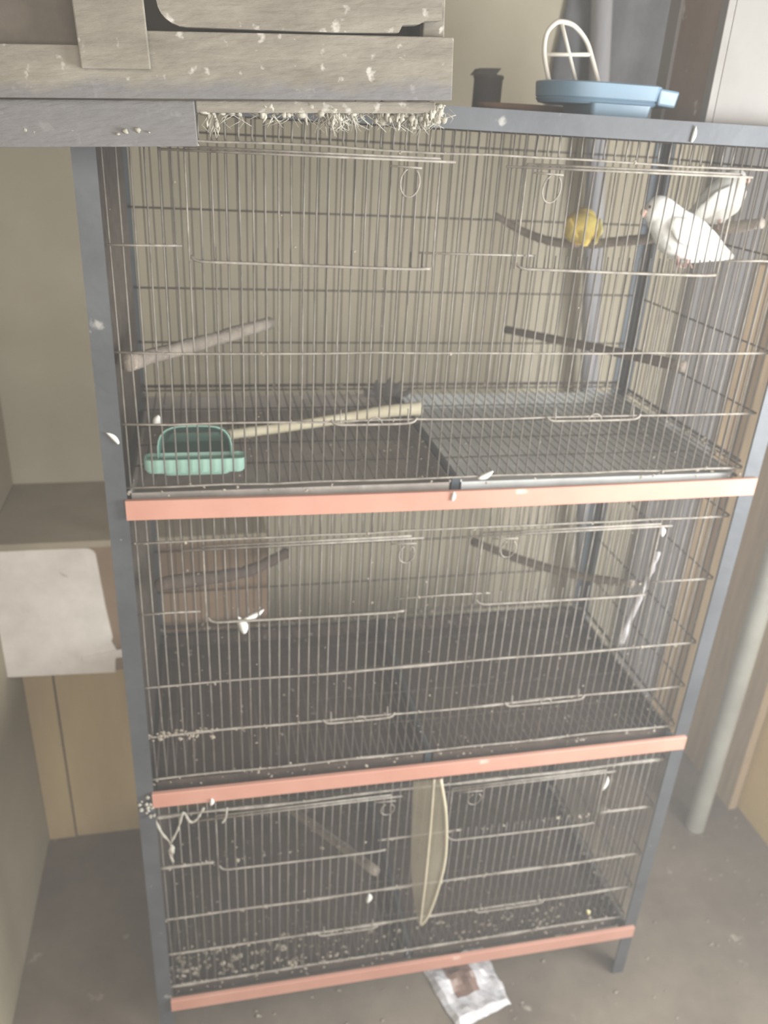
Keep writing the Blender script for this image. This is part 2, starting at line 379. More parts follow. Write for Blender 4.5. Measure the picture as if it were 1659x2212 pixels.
    for i in range(n+1):
        x = 0.004+1.013*i/n; z = s+(0.0035*math.sin(math.pi*i/n*1.0) if ti == 0 else 0.002*math.sin(2.5*i/n))*-1
        y = -0.0245
        rings.append([Vector((x, y-0.004, z-0.030)), Vector((x, y+0.004, z-0.030)), Vector((x, y+0.004, z-0.001)), Vector((x, y+0.0035, z)), Vector((x, y-0.003, z)), Vector((x, y-0.004, z-0.0015))])
    o = MB().loft(rings).build('front_strip', M_orange, c); o['label'] = 'orange painted front strip'

# ------------------------------------------------------------------ perches and sticks
def stick(name, ctrl, radii, material, label, cat='perch', bumpy=0.12, group=None):
    pts = curve_pts(ctrl, 8); n = len(pts); rad = []
    for i in range(n):
        t = i/(n-1)*(len(radii)-1); k = min(int(t), len(radii)-2)
        rad.append((radii[k]*(1-(t-k))+radii[k+1]*(t-k))*(1+random.uniform(-bumpy, bumpy)))
    o = MB().tube(pts, rad, 10).build(name, material, None, True)
    return tag(o, label, cat, group)
pA = [at(1070, 465, 0.448), at(1130, 500, 0.40), at(1190, 521, 0.345), at(1260, 528, 0.29), at(1330, 522, 0.235), at(1410, 515, 0.18), at(1520, 500, 0.112), at(1645, 482, 0.01)]
stick('branch_perch', pA, [0.006, 0.0075, 0.008, 0.0085, 0.0085, 0.0085], M_bark, 'curved grey branch perch carrying the yellow bird in the uppermost cage')
stick('branch_perch', [at(275, 783, 0.012), at(420, 745, 0.22), at(582, 698, 0.448)], [0.012, 0.012, 0.011], M_bark,
      'grey branch perch rising from the left bars of the uppermost cage')
stick('branch_perch', [at(1094, 712, 0.448), at(1290, 752, 0.22), at(1477, 792, 0.010)], [0.0075, 0.0085, 0.0095], M_bark_mid,
      'straight dark branch perch on the right of the uppermost cage, below the birds')
stick('peeled_stick', [Vector((0.150, 0.168, 1.289)), Vector((0.25, 0.20, 1.289)), Vector((0.37, 0.235, 1.293)), Vector((0.44, 0.25, 1.298)), Vector((0.505, 0.262, 1.298))],
      [0.0085, 0.009, 0.011, 0.0125], M_peeled, 'pale peeled stick lying on the floor of the uppermost cage', 'stick', 0.05)
stick('branch_perch', [at(1023, 1170, 0.448), at(1140, 1214, 0.26), at(1260, 1245, 0.12), at(1368, 1262, 0.008)], [0.009, 0.009, 0.008, 0.0075], M_bark,
      'grey branch perch slanting across the right half of the middle cage')
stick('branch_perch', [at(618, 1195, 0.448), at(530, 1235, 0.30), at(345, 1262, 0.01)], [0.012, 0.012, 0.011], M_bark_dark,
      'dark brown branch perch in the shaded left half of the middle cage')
stick('white_crusted_stick', [at(1421, 1192, 0.012), at(1380, 1290, 0.014), at(1338, 1388, 0.012)], [0.006, 0.0065, 0.0075], M_bark_white,
      'stick crusted white with droppings leaning behind the middle cage front', 'stick', 0.25)
stick('branch_perch', [at(585, 1716, 0.448), at(700, 1800, 0.2), at(812, 1882, 0.008)], [0.010, 0.0095, 0.010], M_bark,
      'brown stick perch slanting across the left half of the lowest cage')

# ------------------------------------------------------------------ birds
def fuse(name, mb, material, parent, voxel=0.0022, sm=6):
    o = mb.build(name, material, parent, True)
    md = o.modifiers.new('remesh', 'REMESH'); md.mode = 'VOXEL'; md.voxel_size = voxel
    m2 = o.modifiers.new('smooth', 'SMOOTH'); m2.factor = 0.5; m2.iterations = sm
    bpy.context.view_layer.update()
    dg = bpy.context.evaluated_depsgraph_get(); me = bpy.data.meshes.new_from_object(o.evaluated_get(dg))
    o.modifiers.clear(); o.data = me
    for p in me.polygons: p.use_smooth = True
    if not me.materials: me.materials.append(material)
    return o
def spine(mb, pts, rw, rh, side, n=16):
    """loft along a spine in the plane whose normal is side; rw: half width along side, rh: half height"""
    side = Vector(side).normalized(); k = len(pts); rings = []
    for i, p in enumerate(pts):
        t = (Vector(pts[min(i+1, k-1)])-Vector(pts[max(i-1, 0)])).normalized(); nrm = side.cross(t).normalized()
        rings.append([Vector(p)+side*(rw[i]*math.cos(2*math.pi*j/n))+nrm*(rh[i]*math.sin(2*math.pi*j/n)) for j in range(n)])
    mb.loft(rings)
def resamp(v, n):
    out = []
    for i in range(n):
        t = i/(n-1)*(len(v)-1); k = min(int(t), len(v)-2); f = t-k
        out.append(v[k]*(1-f)+v[k+1]*f)
    return out
def perched_bird(name, label, body, rh, eye, beak_base, beak_tip, feet, wing, depth_y, material, flat=0.82):
    """body: spine pixels-to-points, already in the world; all other points too"""
    t = thing(name, label, 'bird', body[len(body)//2])
    pts = curve_pts(body, 5); n = len(pts); h = resamp(rh, n)
    mb = MB(); spine(mb, pts, [x*flat for x in h], h, (0, 1, 0))
    for w_ in wing:                              # folded wings: thin lofts lying on the flanks
        wp = curve_pts(w_[0], 5); wh = resamp(w_[1], len(wp)); spine(mb, wp, [x*0.32 for x in wh], wh, (0, 1, 0))
    fuse('body', mb, material, t)
    bk = MB(); a, b = Vector(beak_base), Vector(beak_tip)
    bk.tube(curve_pts([a, a*0.45+b*0.55+Vector((-0.002 if b.x < a.x else 0.002, 0, 0.001)), b], 4), [0.0062, 0.006, 0.0056, 0.0052, 0.0046, 0.004, 0.003, 0.002, 0.0008], 8).build('beak', M_beak, t, True)
    for e in eye: MB().ball(e, 0.0022, 8, 6).build('eye', M_eye, t, True)
    for fx in feet:
        g = MB(); base, grip = Vector(fx[0]), Vector(fx[1])
        g.tube([base, (base+grip)/2+Vector((0, 0, 0.001)), grip], [0.003, 0.0024, 0.0022], 6)
        for dx in (-0.006, -0.001, 0.005):
            g.tube([grip, grip+Vector((dx*0.7, -0.006, 0.001)), grip+Vector((dx, -0.010, -0.004))], [0.0018, 0.0016, 0.0008], 5)
        g.tube([grip, grip+Vector((0, 0.007, 0.0)), grip+Vector((0, 0.010, -0.004))], [0.0018, 0.0015, 0.0008], 5)
        g.build('foot', M_foot, t, True)
    return t
y1 = 0.058
perched_bird('white_bird', 'white bird facing left, clinging close to the front bars of the uppermost cage',
    [at(1396, 450, y1), at(1405, 452, y1), at(1420, 456, y1), at(1437, 474, y1), at(1460, 502, y1), at(1492, 520, y1), at(1525, 533, y1), at(1555, 546, y1), at(1584, 556, y1+0.01)],
    [0.009, 0.018, 0.0235, 0.0275, 0.035, 0.0345, 0.025, 0.0135, 0.004],
    [at(1404, 447, y1-0.019)], at(1394, 455, y1), at(1390, 470, y1),
    [(at(1462, 552, y1-0.008), at(1465, 571, 0.012)), (at(1490, 556, y1+0.01), at(1482, 571, 0.02))],
    [([at(1450, 478, y1-0.025), at(1478, 496, y1-0.031), at(1515, 522, y1-0.024), at(1545, 542, y1-0.010)], [0.008, 0.019, 0.016, 0.004]),
     ([at(1452, 470, y1+0.022), at(1485, 490, y1+0.028), at(1525, 520, y1+0.022), at(1550, 540, y1+0.010)], [0.008, 0.019, 0.016, 0.004])],
    y1, M_bird_w)
y2 = 0.098
perched_bird('white_bird', 'white bird facing right on the branch perch, behind the front white bird',
    [at(1607, 384, y2), at(1599, 386, y2), at(1590, 392, y2), at(1578, 408, y2), at(1558, 433, y2), at(1532, 455, y2+0.01), at(1500, 470, y2+0.02), at(1468, 480, y2+0.035)],
    [0.008, 0.0165, 0.0225, 0.0285, 0.033, 0.0285, 0.016, 0.004],
    [at(1601, 380, y2-0.016)], at(1610, 386, y2), at(1613, 398, y2),
    [(at(1556, 470, y2-0.006), at(1552, 488, y2-0.012)), (at(1563, 468, y2+0.012), at(1564, 487, y2+0.006))],
    [([at(1585, 405, y2-0.020), at(1556, 432, y2-0.026), at(1520, 458, y2-0.014), at(1492, 472, y2)], [0.007, 0.017, 0.014, 0.004]),
     ([at(1585, 402, y2+0.020), at(1550, 430, y2+0.028), at(1515, 455, y2+0.03), at(1488, 470, y2+0.03)], [0.007, 0.017, 0.014, 0.004])],
    y2, M_bird_w)
# yellow bird, fluffed into a ball
y3 = 0.292; cb = at(1255, 490, y3)
yb = thing('yellow_bird', 'fluffed yellow bird sitting on the curved branch perch', 'bird', cb)
mb = MB(); mb.ball(cb+Vector((0, 0, -0.002)), (0.031, 0.034, 0.029), 20, 14)
mb.ball(cb+Vector((0.006, 0.006, 0.013)), (0.021, 0.022, 0.019), 16, 12)
spine(mb, [cb+Vector((0, -0.01, -0.004)), cb+Vector((-0.006, -0.030, -0.014)), cb+Vector((-0.008, -0.042, -0.020)), cb+Vector((-0.010, -0.050, -0.026))],
      [0.012, 0.014, 0.010, 0.005], [0.02, 0.011, 0.006, 0.002], (1, 0, 0))
body = fuse('body', mb, M_bird_y, yb, 0.002, 5)
for sx in (-1, 1):
    wg = MB(); spine(wg, [cb+Vector((sx*0.022, 0.010, 0.012)), cb+Vector((sx*0.029, -0.006, 0.004)), cb+Vector((sx*0.026, -0.022, -0.010)), cb+Vector((sx*0.014, -0.038, -0.024))],
          [0.004, 0.0055, 0.0055, 0.002], [0.006, 0.015, 0.013, 0.003], (1, 0, 0))
    fuse('wing', wg, M_bird_yp if sx > 0 else M_bird_y, yb, 0.0018, 4)
MB().tube([cb+Vector((0.010, 0.026, 0.015)), cb+Vector((0.012, 0.032, 0.012)), cb+Vector((0.012, 0.034, 0.006))], [0.005, 0.0036, 0.001], 8).build('beak', M_beak, yb, True)
for sx in (-1, 1):
    MB().ball(cb+Vector((0.006+sx*0.0195, 0.012, 0.017)), 0.002, 8, 6).build('eye', M_eye, yb, True)
    g = MB(); b0 = cb+Vector((sx*0.011, 0, -0.022)); g0 = cb+Vector((sx*0.011, -0.004, -0.0275))
    g.tube([b0, g0], [0.003, 0.0022], 6)
    for dx in (-0.005, 0, 0.005): g.tube([g0, g0+Vector((dx, -0.007, -0.001)), g0+Vector((dx, -0.010, -0.005))], [0.0018, 0.0015, 0.0008], 5)
    g.build('foot', M_foot, yb, True)

# ------------------------------------------------------------------ green bird bath in the uppermost cage
gy = 0.075
gb = thing('bird_bath', 'teal plastic bird bath with smoky domed hood in the uppermost cage', 'bird bath', (0.103, gy, 1.277))
gz = 1.277
rings = [rrect(0.103, gy, 0.100, 0.086, 0.012, gz), rrect(0.103, gy, 0.104, 0.090, 0.012, gz+0.012), rrect(0.103, gy, 0.106, 0.092, 0.012, gz+0.013)]
MB().loft(rings).build('base', M_teal, gb, 'auto')
fy = gy-0.052
MB().loft([rrect(0.103, gy, 0.104, 0.106, 0.010, gz+0.0132), rrect(0.103, gy, 0.108, 0.110, 0.010, gz+0.031), rrect(0.103, gy, 0.104, 0.106, 0.009, gz+0.0315), rrect(0.103, gy, 0.100, 0.102, 0.009, gz+0.018)]).build('basin', M_teal_d, gb, 'auto')
o_ = [rrect(0.103, fy, 0.138, 0.026, 0.008, gz+0.0128), rrect(0.103, fy, 0.146, 0.030, 0.010, gz+0.018), rrect(0.103, fy, 0.146, 0.030, 0.010, gz+0.034), rrect(0.103, fy, 0.142, 0.026, 0.009, gz+0.0345),
      rrect(0.103, fy, 0.138, 0.022, 0.008, gz+0.030)]
MB().loft(o_).build('front_lip', M_teal, gb, 'auto')
# hood: half dome arched from side to side
out, inn = [], []
for rr, dst, zz in ((1.0, out, 0), (0.955, inn, 0)):
    for i in range(8):
        y = gy-0.055+0.104*i/7; arch = []
        sq = 1-0.30*(i/7)**2; sh_ = max(0.05, 1-(i/7)**1.6*0.95)
        for j in range(17):
            a = math.pi*j/16; ca, sa = math.cos(a), math.sin(a)
            arch.append(Vector((0.103+0.053*rr*sq*math.copysign(abs(ca)**0.55, ca), y, gz+0.032+0.050*rr*sh_*abs(sa)**0.6)))
        dst.append(arch)
hd = MB()
for i in range(7):
    for j in range(16):
        hd.add([out[i][j], out[i][j+1], out[i+1][j+1], out[i+1][j]], [(0, 1, 2, 3)])
        hd.add([inn[i][j], inn[i+1][j], inn[i+1][j+1], inn[i][j+1]], [(0, 1, 2, 3)])
for j in range(16):
    hd.add([out[0][j], out[0][j+1], inn[0][j+1], inn[0][j]], [(0, 3, 2, 1)])
hd.build('hood', M_teal_d, gb, True)
MB().tube([out[0][j]+Vector((0, -0.001, 0)) for j in range(17)], 0.0011, 6).build('hood_rim', M_teal, gb, True)

# ------------------------------------------------------------------ things on top of the stand
bx = thing('bird_bath', 'pale blue plastic bird bath with white wire arch on top of the stand', 'bird bath', (0.70, 0.075, ZT))
bz = ZT
def bath_outline(z, k=0.0, x0=0.588, x1=0.742, y0=0.012, y1=0.138):
    r = 0.5*(y1-y0)-k; cyy = 0.5*(y0+y1); pts = []
    for i in range(13):
        a = math.radians(90+180*i/12); pts.append(Vector((x0+0.5*(y1-y0)+r*math.cos(a), cyy+r*math.sin(a), z)))
    pts += [Vector((x1-k-0.012, y0+k, z)), Vector((x1-k, y0+k+0.012, z)), Vector((x1-k, y1-k-0.012, z)), Vector((x1-k-0.012, y1-k, z))]
    return pts
ZB = bz+0.0135
MB().loft([bath_outline(ZB, 0.012), bath_outline(ZB+0.001, 0.004), bath_outline(ZB+0.006, 0.0), bath_outline(ZB+0.0075, 0.0018), bath_outline(ZB+0.009, 0.0), bath_outline(ZB+0.026, -0.002),
           bath_outline(ZB+0.0275, 0.000), bath_outline(ZB+0.026, 0.0025), bath_outline(ZB+0.006, 0.005), bath_outline(ZB+0.004, 0.016)]).build('basin', M_blue, bx, 'auto')
MB().loft([rrect(0.684, 0.062, 0.084, 0.100, 0.006, bz), rrect(0.684, 0.062, 0.088, 0.104, 0.006, ZB+0.002)]).build('foot_block', M_blue, bx, 'auto')
# flared spout at the right end
sp_ = MB(); sp_.loft([[Vector((0.738, 0.016, ZB+0.004)), Vector((0.738, 0.134, ZB+0.004)), Vector((0.738, 0.134, ZB+0.025)), Vector((0.738, 0.016, ZB+0.025))],
                      [Vector((0.768, 0.022, ZB+0.002)), Vector((0.768, 0.128, ZB+0.002)), Vector((0.772, 0.128, ZB+0.023)), Vector((0.772, 0.022, ZB+0.023))]])
sp_.build('spout', M_blue, bx, bevel=0.003)
hy = 0.075
hoop = curve_pts([at(1187, 180, hy), at(1176, 120, hy), at(1180, 75, hy), at(1197, 52, hy), at(1213, 47, hy), at(1240, 56, hy), at(1266, 88, hy), at(1280, 130, hy), at(1294, 184, hy)], 6)
MB().tube(hoop, 0.0033, 8).build('wire_arch', M_white_pl, bx, True)
MB().tube([at(1178, 118, hy), at(1276, 118, hy)], 0.0027, 8).build('arch_crossbar', M_white_pl, bx, True)
MB().tube([at(1213, 48, hy), at(1228, 110, hy), at(1246, 184, hy)], 0.0027, 8).build('arch_upright', M_white_pl, bx, True)

# rusty plate and sooty tin
pl = MB(); cpx = Vector((0.615, 0.205, ZT))
pl.loft([[cpx+Vector((0.072*k*math.cos(a), 0.052*k*math.sin(a), z)) for a in [2*math.pi*j/28 for j in range(28)]] for k, z in ((0.85, 0.0), (0.97, 0.006), (1.0, 0.013), (0.96, 0.013), (0.85, 0.008))])
tag(pl.build('rusty_plate', M_rust, None, True), 'shallow rust brown plate lying beside the blue bird bath', 'plate')
tn = thing('old_tin', 'small sooty dark tin on the stand top beside the weathered wooden cage', 'tin', (0.607, 0.36, ZT))
tc_ = Vector((0.607, 0.36, ZT))
MB().loft([[tc_+Vector((rr*math.cos(a), rr*math.sin(a), z)) for a in [2*math.pi*j/20 for j in range(20)]] for rr, z in ((0.022, 0), (0.024, 0.003), (0.024, 0.052), (0.0255, 0.054), (0.0255, 0.058), (0.0235, 0.059), (0.0225, 0.03))]).build('can', M_tin, tn, True)
MB().prism([tc_+Vector((-0.024, -0.004, 0.058)), tc_+Vector((0.012, -0.004, 0.060)), tc_+Vector((0.020, -0.004, 0.070)), tc_+Vector((-0.016, -0.004, 0.068))], (0, 0.034, 0)).build('bent_lid', M_tin, tn)

# pale wooden box at the right end of the top
pb = thing('wooden_box', 'pale wooden box with stained brown side at the right end of the stand top', 'box', (1.0, 0.07, ZT))
bx0, bx1, by0, by1, bz1 = 0.806, 1.02, 0.004, 0.150, ZT+0.36
MB().box((bx0+0.012, by0, ZT), (bx1, by0+0.012, bz1)).build('front_board', M_palebox, pb, bevel=0.001)
MB().box((bx0, by0-0.001, ZT), (bx0+0.011, by0+0.016, bz1)).build('corner_strip', M_palebox, pb, bevel=0.001)
MB().box((bx0+0.001, by0+0.0165, ZT), (bx0+0.011, by1-0.032, bz1)).build('side_board', M_sidebox, pb)
MB().box((bx0-0.004, by1-0.0315, ZT), (bx0+0.011, by1, bz1)).build('rear_batten', M_palebox, pb, bevel=0.001)
MB().box((bx0+0.012, by1-0.012, ZT), (bx1, by1, bz1)).build('rear_board', M_sidebox, pb)
MB().box((bx1-0.012, by0+0.013, ZT), (bx1, by1-0.013, bz1)).build('side_board', M_sidebox, pb)

# weathered wooden cage fixed to the left wall, overhanging the top left corner
wc = thing('wooden_cage', 'weathered dusty wooden cage overhanging the top left of the stand', 'wooden cage', (0.40, -0.15, 1.792), (0, -0.052, 0))
def wbox(name, a, b, material=M_wood, bevel=0.0015): return MB().box(a, b).build(name, material, wc, bevel=bevel, local=True)
MB().prism([Vector((x, 0, z)) for x, z in ((-0.733, 0), (0, 0), (0, 0.0605), (-0.35, 0.0605), (-0.35, 0.047), (-0.733, 0.047))], (0, 0.016, 0)).build('bottom_rail', M_wood_rail, wc, local=True, bevel=0.0012)
wbox('stile', (-0.385, -0.009, 0.026), (-0.318, 0.0, 0.33))
wbox('corner_post', (-0.030, 0.017, 0.061), (-0.006, 0.035, 0.33))
wbox('mesh_panel', (-0.733, 0.018, 0.040), (-0.345, 0.021, 0.33), M_mesh_dark, 0)
wbox('side_panel', (-0.028, 0.036, 0.0), (-0.010, 0.100, 0.33), M_wood_dark)
wbox('back_panel', (-0.733, 0.100, 0.0), (-0.010, 0.112, 0.33), M_wood_dark)
wbox('floor_board', (-0.733, 0.0165, 0.004), (-0.029, 0.0995, 0.014), M_wood_dark)
# door board with a rounded lower left corner and a chipped lower right one
dz0, dz1 = 0.064, 0.108
poly = [(-0.016, dz1), (-0.306, dz1+0.001)]
poly += [(-0.306+0.026*(1-math.cos(math.radians(a))), dz0+0.022*(1-math.sin(math.radians(a)))) for a in range(0, 91, 15)]
poly += [(-0.13, dz0-0.002), (-0.062, dz0-0.001), (-0.058, dz0+0.006), (-0.040, dz0+0.007), (-0.034, dz0+0.010), (-0.016, dz0+0.011)]
MB().prism([Vector((x, -0.006, z)) for x, z in poly], (0, 0.022, 0)).build('door_board', M_wood, wc, local=True)
wbox('door_panel', (-0.300, 0.004, dz1+0.0005), (-0.022, 0.012, 0.33), M_mesh_dark, 0)
wbox('support_batten', (-0.73, 0.022, -0.046), (-0.278, 0.058, -0.001), M_wood_rail)
wbox('support_lath', (-0.277, 0.024, -0.013), (-0.012, 0.052, -0.001), M_wood)

# ------------------------------------------------------------------ left cupboard
cb_ = thing('wall_cupboard', 'low brown cupboard with a worn white sheet, left of the stand', 'cupboard', (-0.05, 0.63, 0))
cx0, cx1 = XL+0.001, 0.24
MB().box((cx0, 0.482, 0.610), (cx1, YB-0.001, 0.930)).build('body', M_cup, cb_)
MB().box((cx0, 0.474, 0.931), (cx1, YB-0.001, 0.947)).build('top_board', M_cuptop, cb_, bevel=0.002)
poly = [(cx0, 0.615), (-0.106, 0.606), (-0.103, 0.640)]
poly += [(-0.096, 0.660), (-0.108, 0.690), (-0.104, 0.700), (-0.112, 0.780)]
poly += [(-0.142+0.022*math.cos(math.radians(a)), 0.908+0.020*math.sin(math.radians(a))) for a in range(0, 91, 15)]
poly += [(cx0, 0.932)]
MB().prism([Vector((x, 0.4785, z)) for x, z in poly], (0, 0.003, 0)).build('white_sheet', M_whitepanel, cb_)
MB().prism([Vector((x, 0.4755, z)) for x, z in ((-0.175, 0.640), (-0.172, 0.656), (-0.070, 0.672), (-0.068, 0.650))], (0, 0.0028, 0)).build('metal_strap', M_whitepanel, cb_)
MB().box((cx0, 0.590, 0.0), (-0.268, 0.602, 0.609)).build('base_panel', M_ply, cb_, bevel=0.001)
MB().box((-0.264, 0.592, 0.0), (cx1, 0.604, 0.609)).build('base_panel', M_ply, cb_, bevel=0.001)

# ------------------------------------------------------------------ behind and right of the stand
pp = MB(); pc = Vector((1.437, 0.355, 0))
pp.loft([[pc+Vector((0.026*math.cos(a), 0.026*math.sin(a), z)) for a in [2*math.pi*j/20 for j in range(20)]] for z in (0, 0.004, 0.6, 1.2, 1.9, 2.4)])
tag(pp.build('grey_pipe', M_pipe, None, True), 'thick grey plastic pipe standing upright right of the stand', 'pipe')
dp = MB(); dp.tube([(1.222, YB-0.105, 0.001), (0.995, YB-0.056, 1.76), (0.915, YB-0.050, 2.38)], 0.022, 16)
tag(dp.build('leaning_pole', M_plank_g, None, True), 'slim grey pole leaning on the back wall behind the uppermost cage', 'pole')
planks = [('grey_board', (1.32, 0.742), (1.475, 0.772), 1.78, M_plank_g, 'wide grey board standing against the back wall behind the cages'),
          ('wooden_plank', (1.482, 0.735), (1.535, 0.765), 1.50, M_plank, 'narrow brown plank standing beside the grey board'),
          ('wooden_plank', (1.54, 0.700), (1.596, 0.745), 1.62, M_plank, 'brown plank standing in the room corner'),
          ('wooden_plank', (1.575, 0.40), (1.600, 0.66), 1.72, M_plank, 'wide brown plank leaning on the yellow wall behind the grey pipe')]
for nm, a, b, h, mt, lb in planks:
    tag(MB().box((a[0], a[1], 0), (b[0], b[1], h)).build(nm, mt, None, bevel=0.002), lb, 'board')
cl = MB(); rows = []
for i in range(9):
    z = 2.35-0.58*i/8; row = []
    for j in range(22):
        u = j/21; x = 0.905+0.27*u+0.018*math.sin(i*0.7)*(1-u)*(1 if i > 4 else 0.3)
        row.append(Vector((x, YB-0.016+0.008*math.sin(u*19+0.3*i), z)))
    rows.append(row)
cl.loft(rows, caps=False, closed=False)
o = cl.build('hanging_cloth', M_cloth, None, True)
md = o.modifiers.new('thick', 'SOLIDIFY'); md.thickness = 0.003
tag(o, 'dark grey cloth hanging on the back wall behind the blue bird bath', 'cloth')

# ------------------------------------------------------------------ yellowed plastic piece on the lowest cage
py_ = -0.006
pt = thing('plastic_feeder_shield', 'curved yellowed plastic shield hanging on the lowest cage front', 'plastic shield', at(925, 1850, py_))
right = curve_pts([at(952, 1684, py_-0.030), at(963, 1760, py_-0.036), at(962, 1850, py_-0.036), at(946, 1920, py_-0.032), at(926, 1975, py_-0.026), at(910, 1998, py_-0.02)], 6)
mid = curve_pts([at(938, 1684, py_-0.024), at(932, 1760, py_-0.026), at(925, 1840, py_-0.026), at(918, 1910, py_-0.024), at(912, 1960, py_-0.022), at(908, 1998, py_-0.02)], 6)
left = curve_pts([at(893, 1688, py_), at(890, 1760, py_), at(888, 1840, py_), at(890, 1910, py_), at(896, 1955, py_), at(905, 1995, py_-0.01)], 6)
MB().tube(right, 0.0034, 8).build('outer_rim', M_plastic_e, pt, True)
MB().tube(mid, 0.0026, 8).build('inner_rim', M_plastic_e, pt, True)
sh = MB(); o2 = Vector((0, 0.0012, 0))
sh.loft([[left[i], (left[i]+mid[i])/2, mid[i], (mid[i]+right[i])/2, right[i], right[i]+o2, (mid[i]+right[i])/2+o2, mid[i]+o2, (left[i]+mid[i])/2+o2, left[i]+o2] for i in range(len(left))])
sh.build('sheet', M_plastic, pt, True)

# ------------------------------------------------------------------ plastic wrapper on the floor
wp = MB(); nx, ny = 16, 12; A, B_, C_, D_ = Vector((0.55, 0.085, 0)), Vector((0.715, 0.10, 0)), Vector((0.735, -0.05, 0)), Vector((0.60, -0.085, 0))
g = []
for i in range(nx+1):
    rw_ = []
    for j in range(ny+1):
        u, v = i/nx, j/ny; p = (A*(1-u)+B_*u)*(1-v)+(D_*(1-u)+C_*u)*v
        hgt = 0.003+0.020*max(0, noise.noise(Vector((u*3.2, v*3.0, 0.4)))+0.25)+0.012*max(0, noise.noise(Vector((u*9, v*8, 2.1))))
        if i in (0, nx) or j in (0, ny): hgt = 0.002+0.004*abs(noise.noise(Vector((u*7, v*7, 5))))
        rw_.append(p+Vector((0.006*noise.noise(Vector((u*5, v*5, 9))), 0.006*noise.noise(Vector((u*5, v*5, 3))), hgt)))
    g.append(rw_)
wp.loft(g, caps=False, closed=False)
o = wp.build('plastic_wrapper', M_bag, None, False)
o.modifiers.new('thick', 'SOLIDIFY').thickness = 0.0015
tag(o, 'crumpled white and brown plastic wrapper on the floor under the stand', 'wrapper')
o.data.materials.append(M_bag_b)
for p in o.data.polygons:
    i, j = p.index//ny, p.index % ny
    if 0.22 < i/nx < 0.60 and j/ny < 0.62: p.material_index = 1

# ------------------------------------------------------------------ feathers and fluff
def feather(p, L_, ang, tilt, material, label, width=0.34, curl=0.3):
    p = Vector(p); mb = MB(); rows = []
    d = Vector((math.cos(ang), 0, math.sin(ang))); n_ = Vector((-math.sin(ang), 0, math.cos(ang)))
    for i in range(7):
        t = i/6; c = p+d*(L_*(t-0.5))+n_*(curl*L_*(t-0.5)**2)+Vector((0, tilt*L_*t, 0)); w_ = width*L_*math.sin(math.pi*min(1, 0.12+0.86*t))**0.8*0.5
        rows.append([c-n_*w_, c+Vector((0, -0.002, 0)), c+n_*w_, c+Vector((0, 0.0012, 0))])
    mb.loft(rows)
    return tag(mb.build('feather', material, None, True), label, 'feather', 'loose moulted feathers')
feather(at(524, 1350, -0.007), 0.032, 1.9, 0.1, M_feather, 'white feather hanging down on the middle cage front, lower of a crossed pair', 0.5)
feather(at(550, 1332, -0.008), 0.036, 0.45, 0.1, M_feather, 'white feather pointing up right on the middle cage front, upper of a crossed pair', 0.32)
feather(at(340, 908, 0.01), 0.016, 1.2, 0, M_feather, 'tuft of white down caught above the teal bird bath', 0.8)
feather(at(1310, 1692, -0.006), 0.036, 1.45, 0, M_feather, 'slim pale feather stuck at the upper right of the lowest cage', 0.28)
feather(at(1271, 1970, -0.006), 0.018, 2.0, 0, M_feather_y, 'yellowish feather stuck low on the right of the lowest cage', 0.6)
feather(at(1050, 1028, -0.006), 0.026, 0.5, 0, M_feather, 'white feather lying on the upper orange strip', 0.45)
feather(at(980, 1072, -0.031), 0.016, 1.5, 0, M_feather, 'white fluff stuck on the middle of the upper orange strip', 0.5)
feather(at(458, 1732, -0.031), 0.016, 1.5, 0, M_feather, 'white fluff stuck below the left end of the middle orange strip', 0.5)
feather(at(798, 1940, -0.006), 0.026, 1.5, 0, M_feather, 'pale down feather on the left of the lowest cage front', 0.5)
feather(at(245, 945, -0.023), 0.022, 2.3, 0, M_feather, 'small white feather stuck on the left steel post', 0.35)
feather(at(1500, 290, -0.026), 0.020, 1.5, 0, M_feather, 'white streak of down on the top rail of the stand', 0.35)
feather(at(1432, 1148, -0.006), 0.018, 1.8, 0, M_feather, 'pale down tuft at the upper right of the middle cage front', 0.6)

def clumps(name, spots, material, label, cat, flake=0.5):
    mb = MB()
    for p, r in spots:
        for _ in range(random.randint(1, 3)):
            q = Vector(p)+Vector((random.uniform(-r, r), random.uniform(-r, r)*0.4, random.uniform(-r, r)))*0.6
            mb.ball(q, (r*random.uniform(0.4, 1.0), r*random.uniform(0.3, 0.6), r*random.uniform(0.4, 0.9)), 6, 4, 0.35)
    return tag(mb.build(name, material, None, True), label, cat, None, 'stuff')
sp1 = []
for ti, s in enumerate(TIERS):
    for dz in (0.47, 0.345, 0.206, 0.105, 0.012):
        nn = {0: 5, 1: 16, 2: 34}[ti] * (2 if dz < 0.11 and ti else 1)
        for _ in range(nn):
            sp1.append((Vector((random.random(), -0.004, s+dz+random.uniform(-0.003, 0.002))), random.uniform(0.0012, 0.0034 if ti < 2 else 0.0042)))
    for _ in range(40 if ti == 0 else 70):
        sp1.append((Vector((random.random(), random.uniform(-0.02, 0.004), s+random.uniform(0.001, 0.010))), random.uniform(0.001, 0.0036)))
    for _ in range(25 if ti == 0 else 90):
        sp1.append((Vector((random.random(), -0.003, s+random.uniform(0.02, 0.45))), random.uniform(0.0007, 0.0020)))
for _ in range(40):  # dense crust at the left end of the middle cage
    sp1.append((Vector((random.uniform(0.0, 0.11), -0.005, 0.818+random.uniform(-0.010, 0.012))), random.uniform(0.002, 0.005)))
for _ in range(220):
    sp1.append((Vector((random.random(), random.uniform(-0.006, 0.05), 0.172+abs(random.gauss(0, 0.010)))), random.uniform(0.0016, 0.0052)))
for _ in range(70):
    sp1.append((Vector((random.uniform(0.0, 0.28), random.uniform(-0.004, 0.06), 0.178+abs(random.gauss(0, 0.018)))), random.uniform(0.003, 0.008)))
